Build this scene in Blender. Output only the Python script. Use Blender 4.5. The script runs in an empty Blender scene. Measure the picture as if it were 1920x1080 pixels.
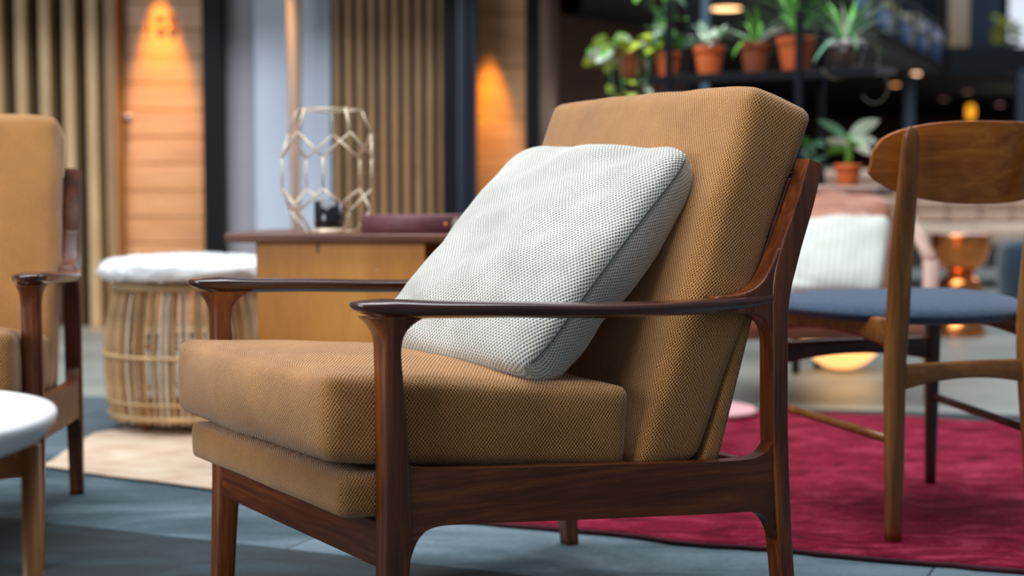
import bpy, bmesh, math, random
from mathutils import Vector, Matrix, noise
random.seed(7)
PI = math.pi
SC = bpy.context.scene
COL = SC.collection

# ------------------------------------------------------------------ camera
F_PX, YH, CAM_H = 2900.0, 358.0, 0.68
PITCH = math.atan((540 - YH) / F_PX)
cam_d = bpy.data.cameras.new('camera')
cam_d.sensor_width = 36.0
cam_d.lens = F_PX / 1920 * 36.0
cam_d.clip_start, cam_d.clip_end = 0.05, 200
cam_d.dof.use_dof = True
cam_d.dof.focus_distance = 2.28
cam_d.dof.aperture_fstop = 2.8
cam = bpy.data.objects.new('camera', cam_d)
COL.objects.link(cam)
cam.location = (0, 0, CAM_H)
cam.rotation_euler = (PI / 2 - PITCH, 0, 0)
SC.camera = cam

# ------------------------------------------------------------------ world, exposure
SC.view_settings.view_transform = 'Standard'
SC.view_settings.look = 'None'
SC.view_settings.gamma = 1
SC.view_settings.use_curve_mapping = False
SC.view_settings.exposure = 0.22
w = bpy.data.worlds.new('world')
SC.world = w
w.use_nodes = True
wn = w.node_tree
bg = wn.nodes['Background']
bg.inputs[0].default_value = (0.62, 0.74, 0.92, 1)
bg.inputs[1].default_value = 0.22

def area(name, loc, target, size, size_y, power, color):
    d = bpy.data.lights.new(name, 'AREA')
    d.shape = 'RECTANGLE'; d.size = size; d.size_y = size_y
    d.energy = power; d.color = color
    o = bpy.data.objects.new(name, d); COL.objects.link(o)
    o.location = loc
    o.rotation_euler = (Vector(target) - Vector(loc)).to_track_quat('-Z', 'Y').to_euler()
    return o
# the glass roof of the atrium above the seating group
area('skylight', (-0.7, 3.3, 5.2), (-0.6, 3.4, 0), 4.5, 5.5, 430, (0.90, 0.95, 1.0))
# tall window wall to the left, behind the photographer
area('window_light', (-4.2, -1.6, 2.0), (0.0, 3.0, 0.5), 3.0, 2.4, 190, (0.93, 0.96, 1.0))
# daylight from the far court
area('court_light', (8.5, 12.5, 6.5), (5.0, 16.0, 1.0), 5.0, 5.0, 420, (0.7, 0.84, 1.0))
area('sofa_fill_light', (4.2, 9.3, 5.5), (4.0, 10.0, 0), 4.0, 4.0, 150, (0.95, 0.96, 1.0))  # added unseen fill above the sofa, brightens that corner
area('back_wall_fill_light', (-1.3, 5.0, 3.2), (-1.2, 7.8, 0.9), 3.2, 0.5, 55, (0.86, 0.9, 1.0))  # added unseen fill, reaches under the soffit to brighten the lower wall

def spot(name, loc, target, power, angle, blend, color, r=0.02):
    d = bpy.data.lights.new(name, 'SPOT')
    d.energy = power; d.spot_size = math.radians(angle); d.spot_blend = blend
    d.color = color; d.shadow_soft_size = r
    o = bpy.data.objects.new(name, d); COL.objects.link(o)
    o.location = loc
    o.rotation_euler = (Vector(target) - Vector(loc)).to_track_quat('-Z', 'Y').to_euler()
    return o
AMBER = (1.0, 0.47, 0.035)
spot('door_lamp_light', (-1.79, 7.815, 1.93), (-1.775, 7.87, 0.9), 200, 34, 0.8, AMBER)
spot('panel_lamp_light', (-0.115, 7.85, 1.64), (-0.115, 7.90, 0.8), 110, 34, 0.8, AMBER)
spot('post_lamp_light', (-1.09, 7.425, 1.94), (-1.09, 7.45, 1.0), 260, 17, 0.8, (1, 0.58, 0.16))

for k, (x, y, e) in enumerate(((.95, 12.4, 5), (2.6, 16.6, 6), (4.6, 20.6, 7), (8.4, 25.6, 9))):  # added point lights without fixtures, lifting the dark soffit and panelled walls
    d = bpy.data.lights.new('gallery_fill', 'POINT'); d.energy = e; d.color = (1, .80, .62); d.shadow_soft_size = .1
    o = bpy.data.objects.new('gallery_fill', d); COL.objects.link(o); o.location = (x, y, 1.3)

def at(px, py, Y):
    """point at forward distance Y seen at pixel (px, py) of the 1920x1080 frame"""
    x = (px - 960) / F_PX; y = -(py - 540) / F_PX
    r = Vector((x, math.cos(PITCH) + y * math.sin(PITCH), -math.sin(PITCH) + y * math.cos(PITCH)))
    return Vector((0, 0, CAM_H)) + r * (Y / r.y)
def X_at(px, Y): return (px - 960) / F_PX * Y * 1.002

# ------------------------------------------------------------------ materials
def srgb(h):
    h = h.lstrip('#')
    c = [int(h[i:i + 2], 16) / 255 for i in (0, 2, 4)]
    return tuple([x / 12.92 if x <= 0.04045 else ((x + 0.055) / 1.055) ** 2.4 for x in c] + [1])
class NT:
    def __init__(s, name):
        s.m = bpy.data.materials.new(name); s.m.use_nodes = True
        s.t = s.m.node_tree; s.p = s.t.nodes['Principled BSDF']
    def n(s, typ, **kw):
        o = s.t.nodes.new(typ)
        for k, v in kw.items(): setattr(o, k, v)
        return o
    def l(s, a, b): s.t.links.new(a, b)
    def val(s, sock, v): s.p.inputs[sock].default_value = v
    def coord(s, kind='Object', scale=(1, 1, 1), rot=(0, 0, 0)):
        tc = s.n('ShaderNodeTexCoord'); mp = s.n('ShaderNodeMapping')
        mp.inputs['Scale'].default_value = scale; mp.inputs['Rotation'].default_value = rot
        s.l(tc.outputs[kind], mp.inputs[0]); return mp.outputs[0]
    def noise(s, vec, scale=5, detail=4, rough=.55, dist=0):
        t = s.n('ShaderNodeTexNoise'); t.inputs['Scale'].default_value = scale
        t.inputs['Detail'].default_value = detail; t.inputs['Roughness'].default_value = rough
        t.inputs['Distortion'].default_value = dist
        s.l(vec, t.inputs['Vector']); return t.outputs[0]
    def ramp(s, fac, stops):
        r = s.n('ShaderNodeValToRGB'); e = r.color_ramp.elements
        while len(e) < len(stops): e.new(.5)
        for i, (p, c) in enumerate(stops): e[i].position = p; e[i].color = c if len(c) == 4 else (*c, 1)
        s.l(fac, r.inputs[0]); return r.outputs[0]
    def math(s, op, a, b=None, c=None):
        m = s.n('ShaderNodeMath', operation=op)
        for i, v in enumerate((a, b, c)):
            if v is None: continue
            if isinstance(v, (int, float)): m.inputs[i].default_value = v
            else: s.l(v, m.inputs[i])
        return m.outputs[0]
    def mix(s, f, a, b, blend='MIX'):
        m = s.n('ShaderNodeMix', data_type='RGBA', blend_type=blend)
        for i, v in ((0, f), (6, a), (7, b)):
            if isinstance(v, (int, float)): m.inputs[i].default_value = v
            elif isinstance(v, tuple): m.inputs[i].default_value = v
            else: s.l(v, m.inputs[i])
        return m.outputs[2]
    def bump(s, h, strength=.5, dist=.002):
        b = s.n('ShaderNodeBump'); b.inputs['Strength'].default_value = strength
        b.inputs['Distance'].default_value = dist
        s.l(h, b.inputs['Height']); s.l(b.outputs[0], s.p.inputs['Normal'])
def simple(name, col, rough=.5, metal=0, coat=0, sheen=0, var=0.0, vscale=8, bump=0, emis=0):
    t = NT(name); c = srgb(col)
    if var:
        nz = t.noise(t.coord(), vscale, 5)
        d = tuple(x * (1 - var) for x in c[:3]) + (1,); u = tuple(min(1, x * (1 + var)) for x in c[:3]) + (1,)
        t.l(t.ramp(nz, [(.3, d), (.7, u)]), t.p.inputs['Base Color'])
        if bump: t.bump(nz, .5, bump)
    else: t.val('Base Color', c)
    t.val('Roughness', rough); t.val('Metallic', metal); t.val('Coat Weight', coat)
    t.val('Coat Roughness', .15)
    if sheen: t.val('Sheen Weight', sheen); t.val('Sheen Roughness', .5)
    if emis: t.val('Emission Color', c); t.val('Emission Strength', emis)
    return t.m
def wood(name, dark, mid, light, axis='z', scale=1.0, rough=.32, coat=.25, streak=22):
    t = NT(name)
    a = {'x': (1.6, streak, streak), 'y': (streak, 1.6, streak), 'z': (streak, streak, 1.6)}[axis]
    vec = t.coord('Object', tuple(q * scale for q in a))
    n1 = t.noise(vec, 1.2, 6, .6, .8)
    n2 = t.noise(t.coord('Object', tuple(q * scale * 6 for q in a)), 1.5, 3, .6)
    f = t.math('ADD', t.math('MULTIPLY', n1, .75), t.math('MULTIPLY', n2, .25))
    t.l(t.ramp(f, [(.32, srgb(dark)), (.5, srgb(mid)), (.68, srgb(light))]), t.p.inputs['Base Color'])
    t.val('Roughness', rough); t.val('Coat Weight', coat); t.val('Coat Roughness', .18)
    t.bump(n2, .15, .0006)
    return t.m
def weave(name, base, hole, light, pu, pv, dist=.0014, sheen=.25, holepos=.30, fuzz=.5, slant=0.0):
    """a knitted / woven cloth: staggered dark holes between raised yarn, in real metres on the UV map"""
    t = NT(name)
    uv = t.n('ShaderNodeTexCoord').outputs['UV']
    wob = t.n('ShaderNodeTexNoise'); wob.inputs['Scale'].default_value = 60; t.l(uv, wob.inputs['Vector'])
    sx = t.n('ShaderNodeSeparateXYZ'); t.l(uv, sx.inputs[0])
    w1 = t.math('MULTIPLY', t.math('SUBTRACT', wob.outputs[0], .5), fuzz * pu)
    v0 = t.math('ADD', sx.outputs[1], w1)
    u0 = t.math('ADD', t.math('ADD', sx.outputs[0], w1), t.math('MULTIPLY', v0, slant))
    su = t.math('SINE', t.math('MULTIPLY', u0, 2 * PI / pu))
    sv = t.math('SINE', t.math('MULTIPLY', v0, 2 * PI / pv))
    h = t.math('ADD', t.math('MULTIPLY', t.math('MULTIPLY', su, sv), .5), .5)
    obj = t.coord()
    big = t.noise(obj, 9, 4, .6)
    col = t.ramp(h, [(max(holepos - .17, .02), srgb(hole)), (holepos + .12, srgb(base)), (1.0, srgb(light))])
    tone = t.ramp(big, [(.3, (.82, .80, .78, 1)), (.7, (1.12, 1.1, 1.08, 1))])
    fib = t.noise(uv, 900, 2, .6)
    tone2 = t.ramp(fib, [(.2, (.82, .82, .82, 1)), (.8, (1.14, 1.14, 1.14, 1))])
    t.l(t.mix(1.0, t.mix(1.0, col, tone, 'MULTIPLY'), tone2, 'MULTIPLY'), t.p.inputs['Base Color'])
    t.val('Roughness', .92); t.val('Sheen Weight', sheen); t.val('Sheen Roughness', .45)
    t.val('Specular IOR Level', .2)
    hh = t.math('ADD', t.math('POWER', h, .6), t.math('MULTIPLY', fib, .15))
    t.bump(hh, .9, dist)
    return t.m

M = {}
M['walnut_x'] = wood('dark walnut, grain along the rail', '#2c1006', '#5a290d', '#88491a', 'x', rough=.38, coat=.12)
M['walnut_y'] = wood('dark walnut, grain across', '#2c1006', '#5a290d', '#854619', 'y', rough=.38, coat=.12)
M['walnut_z'] = wood('dark walnut, grain upright', '#2e1106', '#602c0f', '#92501e', 'z', rough=.36, coat=.15)
M['arm'] = wood('near black walnut arm', '#23100c', '#3f1c15', '#5c2c20', 'x', rough=.25, coat=.6)
M['cloth'] = weave('tan woven upholstery', '#b77f44', '#583315', '#cc985b', .0053, .0067, dist=.0019, sheen=.32, slant=.12, holepos=.32, fuzz=1.0)
M['pillow'] = weave('pale knitted wool', '#cdccc3', '#7f8279', '#dddbd3', .0062, .0088, dist=.0026, holepos=.26, slant=.0)
M['seam'] = simple('grey green seam yarn', '#4a4f49', .9)
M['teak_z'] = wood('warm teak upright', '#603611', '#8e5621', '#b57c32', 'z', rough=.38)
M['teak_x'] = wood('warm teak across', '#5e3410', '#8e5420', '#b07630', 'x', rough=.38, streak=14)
M['teak_dark'] = wood('teak with shade in colour', '#2c140c', '#43200f', '#5f3018', 'x', rough=.4)  # darker teak copy: shade on the far legs and rails put into colour
M['navy'] = simple('navy felt', '#394b61', .95, sheen=.2, var=.25, vscale=120, bump=.0006)
M['white'] = simple('white lacquer', '#e8e8e6', .35, coat=.2)
M['rattan'] = simple('natural rattan', '#d2ae7e', .5, var=.3, vscale=14)
M['rattan_b'] = simple('pale rattan', '#ead8bc', .5, var=.2, vscale=14)
M['rattan_c'] = simple('brown rattan', '#b58350', .5, var=.25, vscale=14)
M['fur'] = simple('white sheepskin', '#fafafa', .95, sheen=.3, var=.08, vscale=40, bump=.01)
M['oak'] = wood('honey veneer', '#c07828', '#d38a34', '#de9a44', 'z', rough=.45, coat=.1, streak=7)
M['desk_top'] = wood('red brown table top', '#4a2110', '#6b3517', '#854824', 'x', rough=.35)
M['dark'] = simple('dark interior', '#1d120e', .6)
M['brass'] = simple('pale brass', '#e2cdb0', .42, metal=.45)
M['jar'] = simple('black glass jar', '#11161d', .18, coat=.5, var=.5, vscale=60)
M['maroon'] = simple('maroon leather cloth', '#6d4045', .6, var=.2, vscale=40)
M['paper'] = simple('book pages', '#cfc7b8', .8)
M['gold'] = simple('gilt', '#e39a55', .3, metal=.8)
M['slat'] = wood('tan slat', '#a08358', '#bd9a6a', '#cdae80', 'z', rough=.5, coat=0)
M['slat_dark'] = wood('brown slat', '#7d5f3c', '#977249', '#ab875a', 'z', rough=.5, coat=0)
M['backing'] = simple('dark brown backing', '#2a1d14', .8)
M['plank'] = wood('orange oak plank', '#b88052', '#ca9362', '#d8a574', 'x', rough=.5, coat=.1, streak=16)
M['black'] = simple('black steel', '#0c0d11', .5)
M['black'].node_tree.nodes['Principled BSDF'].inputs['Specular IOR Level'].default_value = .15
M['blueblack'] = simple('blue black gloss', '#141c2c', .3, coat=.4)
M['plaster'] = simple('grey plaster', '#9a979d', .85, var=.05, vscale=3)
M['plaster_l'] = simple('pale blue grey plaster', '#bcc5d2', .85, var=.04, vscale=3)
M['brownwall'] = wood('dark stained panelling', '#46291a', '#593620', '#6c4427', 'z', rough=.6, coat=0, streak=8)
M['soffit'] = simple('dark soffit', '#3d3a3a', .8)
M['terracotta'] = simple('terracotta', '#d2622a', .8, var=.14, vscale=25)
M['terracotta_b'] = simple('brown terracotta', '#8a4422', .8, var=.2, vscale=25)
M['soil'] = simple('soil', '#231811', .95)
def leafm(n, c, v=.25): 
    t = NT(n); cc = srgb(c)
    nz = t.noise(t.coord(), 30, 4)
    t.l(t.ramp(nz, [(.35, tuple(x * (1 - v) for x in cc[:3]) + (1,)), (.65, tuple(min(1, x * (1 + v)) for x in cc[:3]) + (1,))]), t.p.inputs['Base Color'])
    t.val('Roughness', .4); t.val('Subsurface Weight', .0); t.val('Transmission Weight', 0)
    return t.m
M['leaf_lime'] = leafm('lime leaf', '#b6c83a'); M['leaf_green'] = leafm('green leaf', '#5fa23c')
M['leaf_pale'] = leafm('pale green leaf', '#e2efd8', .15); M['leaf_dark'] = leafm('dark green leaf', '#35683a')
M['leaf_blue'] = leafm('blue green leaf', '#6f9c80', .2); M['stem'] = simple('green stem', '#5d8a25', .6)
M['leather'] = simple('dusty pink leather', '#a8735e', .38, var=.16, vscale=9, bump=.004, coat=.1)
M['pinkwood'] = simple('pale pinkish wood', '#ae8b7c', .4, var=.1)
M['palecushion'] = None
M['copper'] = simple('hammered copper', '#e38a4c', .22, metal=1, var=.08, vscale=70, bump=.0008)
M['sofa'] = simple('beige plaid sofa cloth', '#c4a994', .9, sheen=.2, var=.12, vscale=18)
M['teal'] = simple('deep teal velvet', '#0e3447', .85, sheen=.5)
M['lamp'] = simple('warm lit globe', '#ffbe74', .5, emis=1.25)
M['glass'] = None

# pale cushion with faint vertical ribs
t = NT('ribbed cream cloth')
uv = t.n('ShaderNodeTexCoord').outputs['UV']; sx = t.n('ShaderNodeSeparateXYZ'); t.l(uv, sx.inputs[0])
rib = t.math('ADD', t.math('MULTIPLY', t.math('SINE', t.math('MULTIPLY', sx.outputs[0], 2 * PI / .022)), .5), .5)
t.l(t.ramp(rib, [(0, srgb('#b2b5aa')), (1, srgb('#d3d5cb'))]), t.p.inputs['Base Color']); t.val('Roughness', .9); t.bump(rib, .5, .002)
M['palecushion'] = t.m
# carpet of blue grey patches
t = NT('blue grey overdyed patchwork')
vec = t.coord('Object', (1, 1, 1), (0, 0, math.radians(24)))
br = t.n('ShaderNodeTexBrick'); t.l(vec, br.inputs['Vector'])
br.inputs['Color1'].default_value = (0, 0, 0, 1); br.inputs['Color2'].default_value = (1, 1, 1, 1)
br.inputs['Scale'].default_value = 1.0; br.inputs['Mortar Size'].default_value = .003
br.inputs['Mortar'].default_value = (.3, .3, .3, 1)
br.inputs['Brick Width'].default_value = 1.15; br.inputs['Row Height'].default_value = .62; br.offset = .37
n1 = t.noise(t.coord('Object', (1, 2.2, 1), (0, 0, .5)), 2.6, 8, .62, .6)
n2 = t.noise(t.coord(), 60, 4, .7)
f = t.math('ADD', t.math('MULTIPLY', br.outputs[0], .34), t.math('ADD', t.math('MULTIPLY', n1, .62), t.math('MULTIPLY', n2, .16)))
t.l(t.ramp(f, [(.36, srgb('#131e22')), (.50, srgb('#263940')), (.62, srgb('#42575f')), (.76, srgb('#6b7e86'))]), t.p.inputs['Base Color'])
t.val('Roughness', .8); t.bump(n2, .4, .002)
M['carpet'] = t.m
t = NT('pale polished concrete')
n1 = t.noise(t.coord('Object', (1, 1, 1)), 1.3, 7, .6)
t.l(t.ramp(n1, [(.3, srgb('#74776f')), (.7, srgb('#979a92'))]), t.p.inputs['Base Color']); t.val('Roughness', .5)
M['concrete'] = t.m
t = NT('deep red distressed pile')
n1 = t.noise(t.coord('Object', (1, 2.2, 1)), 7, 9, .70, .9); n2 = t.noise(t.coord(), 90, 4, .7)
f = t.math('ADD', t.math('MULTIPLY', n1, .8), t.math('MULTIPLY', n2, .2))
t.l(t.ramp(f, [(.34, srgb('#400617')), (.5, srgb('#7c142d')), (.64, srgb('#a33850'))]), t.p.inputs['Base Color'])
t.val('Roughness', .95); t.val('Specular IOR Level', .1); t.bump(f, .8, .012)
M['redrug'] = t.m
t = NT('cream faded pile')
n1 = t.noise(t.coord('Object', (1, 2.2, 1)), 7, 6, .6, .5)
t.l(t.ramp(n1, [(.34, srgb('#bb9980')), (.52, srgb('#cfb89e')), (.7, srgb('#dac8b0'))]), t.p.inputs['Base Color'])
t.val('Roughness', .92); t.bump(n1, .5, .004); M['beigerug'] = t.m
M['edge'] = simple('dark rug binding', '#3a2a20', .9); M['rededge'] = simple('dark red edge shade', '#3d0d18', .9)  # the red one puts the shadow along the rug's edge into colour
M['pinkmat'] = simple('pale pink mat', '#d8a3a3', .9, var=.1, vscale=10)

# ------------------------------------------------------------------ object helpers
def tag(o, label=None, cat=None, group=None, kind=None):
    if label: o['label'] = label
    if cat: o['category'] = cat
    if group: o['group'] = group
    if kind: o['kind'] = kind
    return o
def empty(name, loc=(0, 0, 0), rz=0, label=None, cat=None, group=None, kind=None):
    o = bpy.data.objects.new(name, None); COL.objects.link(o)
    o.location = loc; o.rotation_euler = (0, 0, rz); o.empty_display_size = .05
    return tag(o, label, cat, group, kind)
def link(name, me, mat, parent=None, smooth=True, bevel=0, seg=3, angle=40):
    if mat is not None and not me.materials: me.materials.append(mat)
    if smooth:
        for p in me.polygons: p.use_smooth = True
    o = bpy.data.objects.new(name, me); COL.objects.link(o)
    if parent: o.parent = parent
    if bevel:
        b = o.modifiers.new('bevel', 'BEVEL'); b.width = bevel; b.segments = seg
        b.limit_method = 'ANGLE'; b.angle_limit = math.radians(angle); b.harden_normals = True
    return o
def mesh(vs, fs, name='mesh'):
    me = bpy.data.meshes.new(name); me.from_pydata([tuple(v) for v in vs], [], fs)
    bm = bmesh.new(); bm.from_mesh(me); bmesh.ops.recalc_face_normals(bm, faces=bm.faces); bm.to_mesh(me); bm.free()
    return me
def bx(name, x0, x1, y0, y1, z0, z1, mat, parent=None, bevel=.002, seg=2):
    vs = [(x, y, z) for x in (x0, x1) for y in (y0, y1) for z in (z0, z1)]
    fs = [(0, 1, 3, 2), (4, 6, 7, 5), (0, 4, 5, 1), (2, 3, 7, 6), (0, 2, 6, 4), (1, 5, 7, 3)]
    return link(name, mesh(vs, fs), mat, parent, True if bevel else False, bevel, seg)
def beam(name, a, b, wa, ha, mat, parent=None, wb=None, hb=None, up=(0, 0, 1), n=14, ex=3.0, steps=1, bow=None):
    """a tapering bar with rounded square section from a to b"""
    a = Vector(a); b = Vector(b); wb = wa if wb is None else wb; hb = ha if hb is None else hb
    d = (b - a).normalized()
    if abs(d.dot(Vector(up).normalized())) > .98: up = (0, 1, 0) if abs(d.y) < .9 else (1, 0, 0)
    s = d.cross(Vector(up)).normalized(); u = s.cross(d).normalized()
    rings = []
    for i in range(steps + 1):
        f = i / steps; c = a.lerp(b, f)
        if bow: c = c + Vector(bow) * (4 * f * (1 - f))
        W = wa + (wb - wa) * f; H = ha + (hb - ha) * f
        rings.append([c + s * W / 2 * x + u * H / 2 * y for x, y in sup(n, ex)])
    return link(name, loft(rings), mat, parent)
def sup(n, ex):
    out = []
    for i in range(n):
        t = 2 * PI * i / n; c, s = math.cos(t), math.sin(t)
        out.append((math.copysign(abs(c) ** (2 / ex), c), math.copysign(abs(s) ** (2 / ex), s)))
    return out
def loft(rings, cap=True):
    vs = [p for r in rings for p in r]; n = len(rings[0]); fs = []
    for i in range(len(rings) - 1):
        for j in range(n):
            k = (j + 1) % n
            fs.append((i * n + j, i * n + k, (i + 1) * n + k, (i + 1) * n + j))
    if cap: fs += [tuple(range(n)), tuple(range((len(rings) - 1) * n, len(rings) * n))]
    return mesh(vs, fs)
def lathe(prof, n=32, c=(0, 0, 0), cap=True):
    return loft([[Vector((c[0] + r * math.cos(2 * PI * j / n), c[1] + r * math.sin(2 * PI * j / n), c[2] + z)) for j in range(n)] for r, z in prof], cap)
def tube(pts, r, n=8, closed=False):
    """round tube along points"""
    pts = [Vector(p) for p in pts]; rings = []; N = len(pts); up = Vector((.13, .21, .97))
    for i, p in enumerate(pts):
        a = pts[(i - 1) % N] if (closed or i) else p; b = pts[(i + 1) % N] if (closed or i < N - 1) else p
        d = (b - a).normalized(); s = d.cross(up).normalized(); u = s.cross(d)
        rr = r[i] if isinstance(r, (list, tuple)) else r
        rings.append([p + (s * math.cos(2 * PI * j / n) + u * math.sin(2 * PI * j / n)) * rr for j in range(n)])
    if closed: rings.append(rings[0]); return loft(rings, False)
    return loft(rings)
def chaikin(pts, it=2):
    for _ in range(it):
        o = []
        for i in range(len(pts)):
            a, b = pts[i], pts[(i + 1) % len(pts)]
            if math.dist(a, b) < 1e-6: o.append(a); continue
            o.append(tuple(a[k] * .75 + b[k] * .25 for k in range(len(a)))); o.append(tuple(a[k] * .25 + b[k] * .75 for k in range(len(a))))
        pts = o
    return pts
def catmull(pts, sub=6):
    out = []
    P = [pts[0]] + list(pts) + [pts[-1]]
    for i in range(1, len(P) - 2):
        for s in range(sub):
            t = s / sub
            out.append(tuple(.5 * (2 * b + (c - a) * t + (2 * a - 5 * b + 4 * c - d) * t * t + (-a + 3 * b - 3 * c + d) * t ** 3)
                             for a, b, c, d in zip(P[i - 1], P[i], P[i + 1], P[i + 2])))
    out.append(tuple(pts[-1])); return out
def extrude(name, poly, y0, y1, mat, parent=None, bevel=.005, seg=3, plane='xz', angle=40):
    """solid slab whose outline (poly) lies in the xz plane (or xy, yz) and which is y0..y1 thick"""
    n = len(poly)
    f = {'xz': lambda a, b, c: (a, c, b), 'xy': lambda a, b, c: (a, b, c), 'yz': lambda a, b, c: (c, a, b)}[plane]
    vs = [f(a, b, y0) for a, b in poly] + [f(a, b, y1) for a, b in poly]
    fs = [tuple(range(n)), tuple(range(n, 2 * n))] + [(i, (i + 1) % n, n + (i + 1) % n, n + i) for i in range(n)]
    return link(name, mesh(vs, fs), mat, parent, True, bevel, seg, angle)
def cushion(name, corners, dims, r, bulge, mat, parent=None, res=(28, 28, 8), lump=.004, seed=0, uvrot=False, shape=None):
    """padded box: eight corners (x,y,z order 000 001 010 011 100 ...), real sizes dims, edge radius r, outward bulge (bx, by, bz)"""
    C = [Vector(c) for c in corners]
    H = [d / 2 for d in dims]
    verts = []; faces = []; uvs = []
    ctr = sum(C, Vector()) / 8
    def mapp(p):
        q = [max(-1, min(1, p[i])) for i in range(3)]
        a = [p[i] * H[i] for i in range(3)]
        inner = [max(-(H[i] - r), min(H[i] - r, a[i])) for i in range(3)]
        d = Vector([a[i] - inner[i] for i in range(3)])
        if d.length > 1e-9:
            m = max(abs(x) for x in d); d = d.normalized() * m if m else d
        b = [inner[i] + d[i] for i in range(3)]
        for i in range(3):
            j, k = [x for x in range(3) if x != i]
            b[i] += (a[i] / H[i]) ** 3 * bulge[i] * (1 - min(1, abs(q[j])) ** 2.4) * (1 - min(1, abs(q[k])) ** 2.4)
        u, v, ww = [(b[i] / H[i] + 1) / 2 for i in range(3)]
        P = Vector()
        for ix in (0, 1):
            for iy in (0, 1):
                for iz in (0, 1):
                    P += C[ix * 4 + iy * 2 + iz] * ((u if ix else 1 - u) * (v if iy else 1 - v) * (ww if iz else 1 - ww))
        nrm = (P - ctr).normalized()
        P += nrm * lump * (noise.noise(P * 7 + Vector((seed, 0, 0))) + .5 * noise.noise(P * 16 + Vector((0, seed, 0))))
        if shape: P = shape(P, a)
        return P
    for ax in range(3):
        j, k = [x for x in range(3) if x != ax]
        nj, nk = res[j], res[k]
        for s in (-1, 1):
            base = len(verts)
            for a in range(nj + 1):
                for b in range(nk + 1):
                    # more vertices near the edges
                    fa = math.sin((a / nj - .5) * PI) * .35 + (2 * a / nj - 1) * .65
                    fb = math.sin((b / nk - .5) * PI) * .35 + (2 * b / nk - 1) * .65
                    p = [0, 0, 0]; p[ax] = s; p[j] = fa; p[k] = fb
                    verts.append(mapp(p))
                    uu, vv = fa * H[j], fb * H[k]
                    uvs.append((vv + .31, uu + .17) if uvrot else (uu + .31, vv + .17))
            for a in range(nj):
                for b in range(nk):
                    i0 = base + a * (nk + 1) + b
                    faces.append((i0, i0 + 1, i0 + nk + 2, i0 + nk + 1))
    me = bpy.data.meshes.new(name); me.from_pydata([tuple(v) for v in verts], [], faces)
    ul = me.uv_layers.new(name='UVMap')
    for lp in me.loops: ul.data[lp.index].uv = uvs[lp.vertex_index]
    bm = bmesh.new(); bm.from_mesh(me); bmesh.ops.remove_doubles(bm, verts=bm.verts, dist=1e-5)
    bmesh.ops.recalc_face_normals(bm, faces=bm.faces); bm.to_mesh(me); bm.free()
    return link(name, me, mat, parent)
def copy_tree(o, parent=None):
    c = o.copy(); COL.objects.link(c); c.parent = parent
    for ch in o.children: copy_tree(ch, c)
    return c

# ================================================================== SETTING
def struct(o): o['kind'] = 'structure'; return o
struct(bx('floor', -7, 17, -3, 36, -.10, -.004, M['concrete'], bevel=0))
WY = 7.8
def wx(px, Y=WY): return (px - 960) / F_PX * Y
# wall with slats, doors and piers at the left
wall = struct(bx('wall_back', wx(-260), wx(222), WY + .06, WY + .2, 0, 2.5, M['backing'], bevel=0))
for px in (-200, -156, -112, -68, -36, 8, 52, 96, 140, 183):
    x = wx(px); bx('slat', x - .026, x + .026, WY - .06, WY + .07, 0, 1.94, M['slat'], wall, .003)
struct(bx('trim_1', wx(203), wx(224), WY - .02, WY + .1, 0, 2.4, M['slat_dark'], bevel=.003))
d1 = struct(bx('door_1', wx(222), wx(398), WY + .16, WY + .2, 0, 2.4, M['backing'], bevel=0))
for k in range(17):
    z = .005 + k * .136
    bx('plank', wx(224), wx(396), WY + .12, WY + .165, z, z + .131, M['plank'], d1, .003)
def text(name, body, size, loc, mat, parent=None, rot=(PI / 2, 0, 0), ext=.002):
    c = bpy.data.curves.new(name, 'FONT'); c.body = body; c.size = size; c.extrude = ext
    c.align_x = 'CENTER'; c.align_y = 'CENTER'; c.materials.append(mat)
    o = bpy.data.objects.new(name, c); COL.objects.link(o)
    bpy.context.view_layer.update()
    dg = bpy.context.evaluated_depsgraph_get()
    me = bpy.data.meshes.new_from_object(o.evaluated_get(dg)); bpy.data.objects.remove(o)
    o = bpy.data.objects.new(name, me); COL.objects.link(o)
    if not me.materials: me.materials.append(mat)
    o.location = loc; o.rotation_euler = rot
    if parent: o.parent = parent
    return o
M['number'] = simple('bronze numerals', '#8a4a18', .6)
text('room_number', '103', .12, (wx(297), WY + .115, CAM_H + (358 - 44) / F_PX * WY), M['number'], d1)
kn = link('door_knob', lathe([(.004, 0), (.018, .004), (.022, .016), (.016, .028), (.002, .03)], 16), simple('chrome', '#c8ccd6', .2, metal=.9), d1)
kn.rotation_euler = (PI / 2, 0, 0); kn.location = (wx(234), WY + .12, CAM_H + (358 - 218) / F_PX * WY)
struct(bx('trim_2', wx(390), wx(425), WY - .1, WY + .2, 0, 2.4, M['black'], bevel=.003))
struct(bx('wall_left', wx(425), wx(484), WY + .05, WY + .2, 0, 2.5, M['plaster'], bevel=0))
struct(bx('wall_pier', wx(482), wx(622), WY - .02, WY + .2, 0, 2.5, M['plaster_l'], bevel=0))
wall2 = struct(bx('wall_slatted', wx(620), wx(834), WY + .06, WY + .2, 0, 2.5, M['backing'], bevel=0))
for k in range(10):
    x = wx(633 + k * 21.7); bx('slat', x - .016, x + .016, WY - .0, WY + .07, 0, 1.94, M['slat_dark'], wall2, .003)
col = struct(bx('column_black', wx(833), wx(862), WY - .2, WY + .2, 0, 2.5, M['black'], bevel=.01))
bx('steel_face', wx(860), wx(880), WY - .24, WY + .2, 0, 2.5, M['blueblack'], col, .012)
bx('steel_face', wx(878), wx(896), WY - .2, WY + .2, 0, 2.5, M['blueblack'], col, .012)
d2 = struct(bx('door_2', wx(894), wx(990), WY + .20, WY + .24, 0, 2.4, M['backing'], bevel=0))
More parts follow.
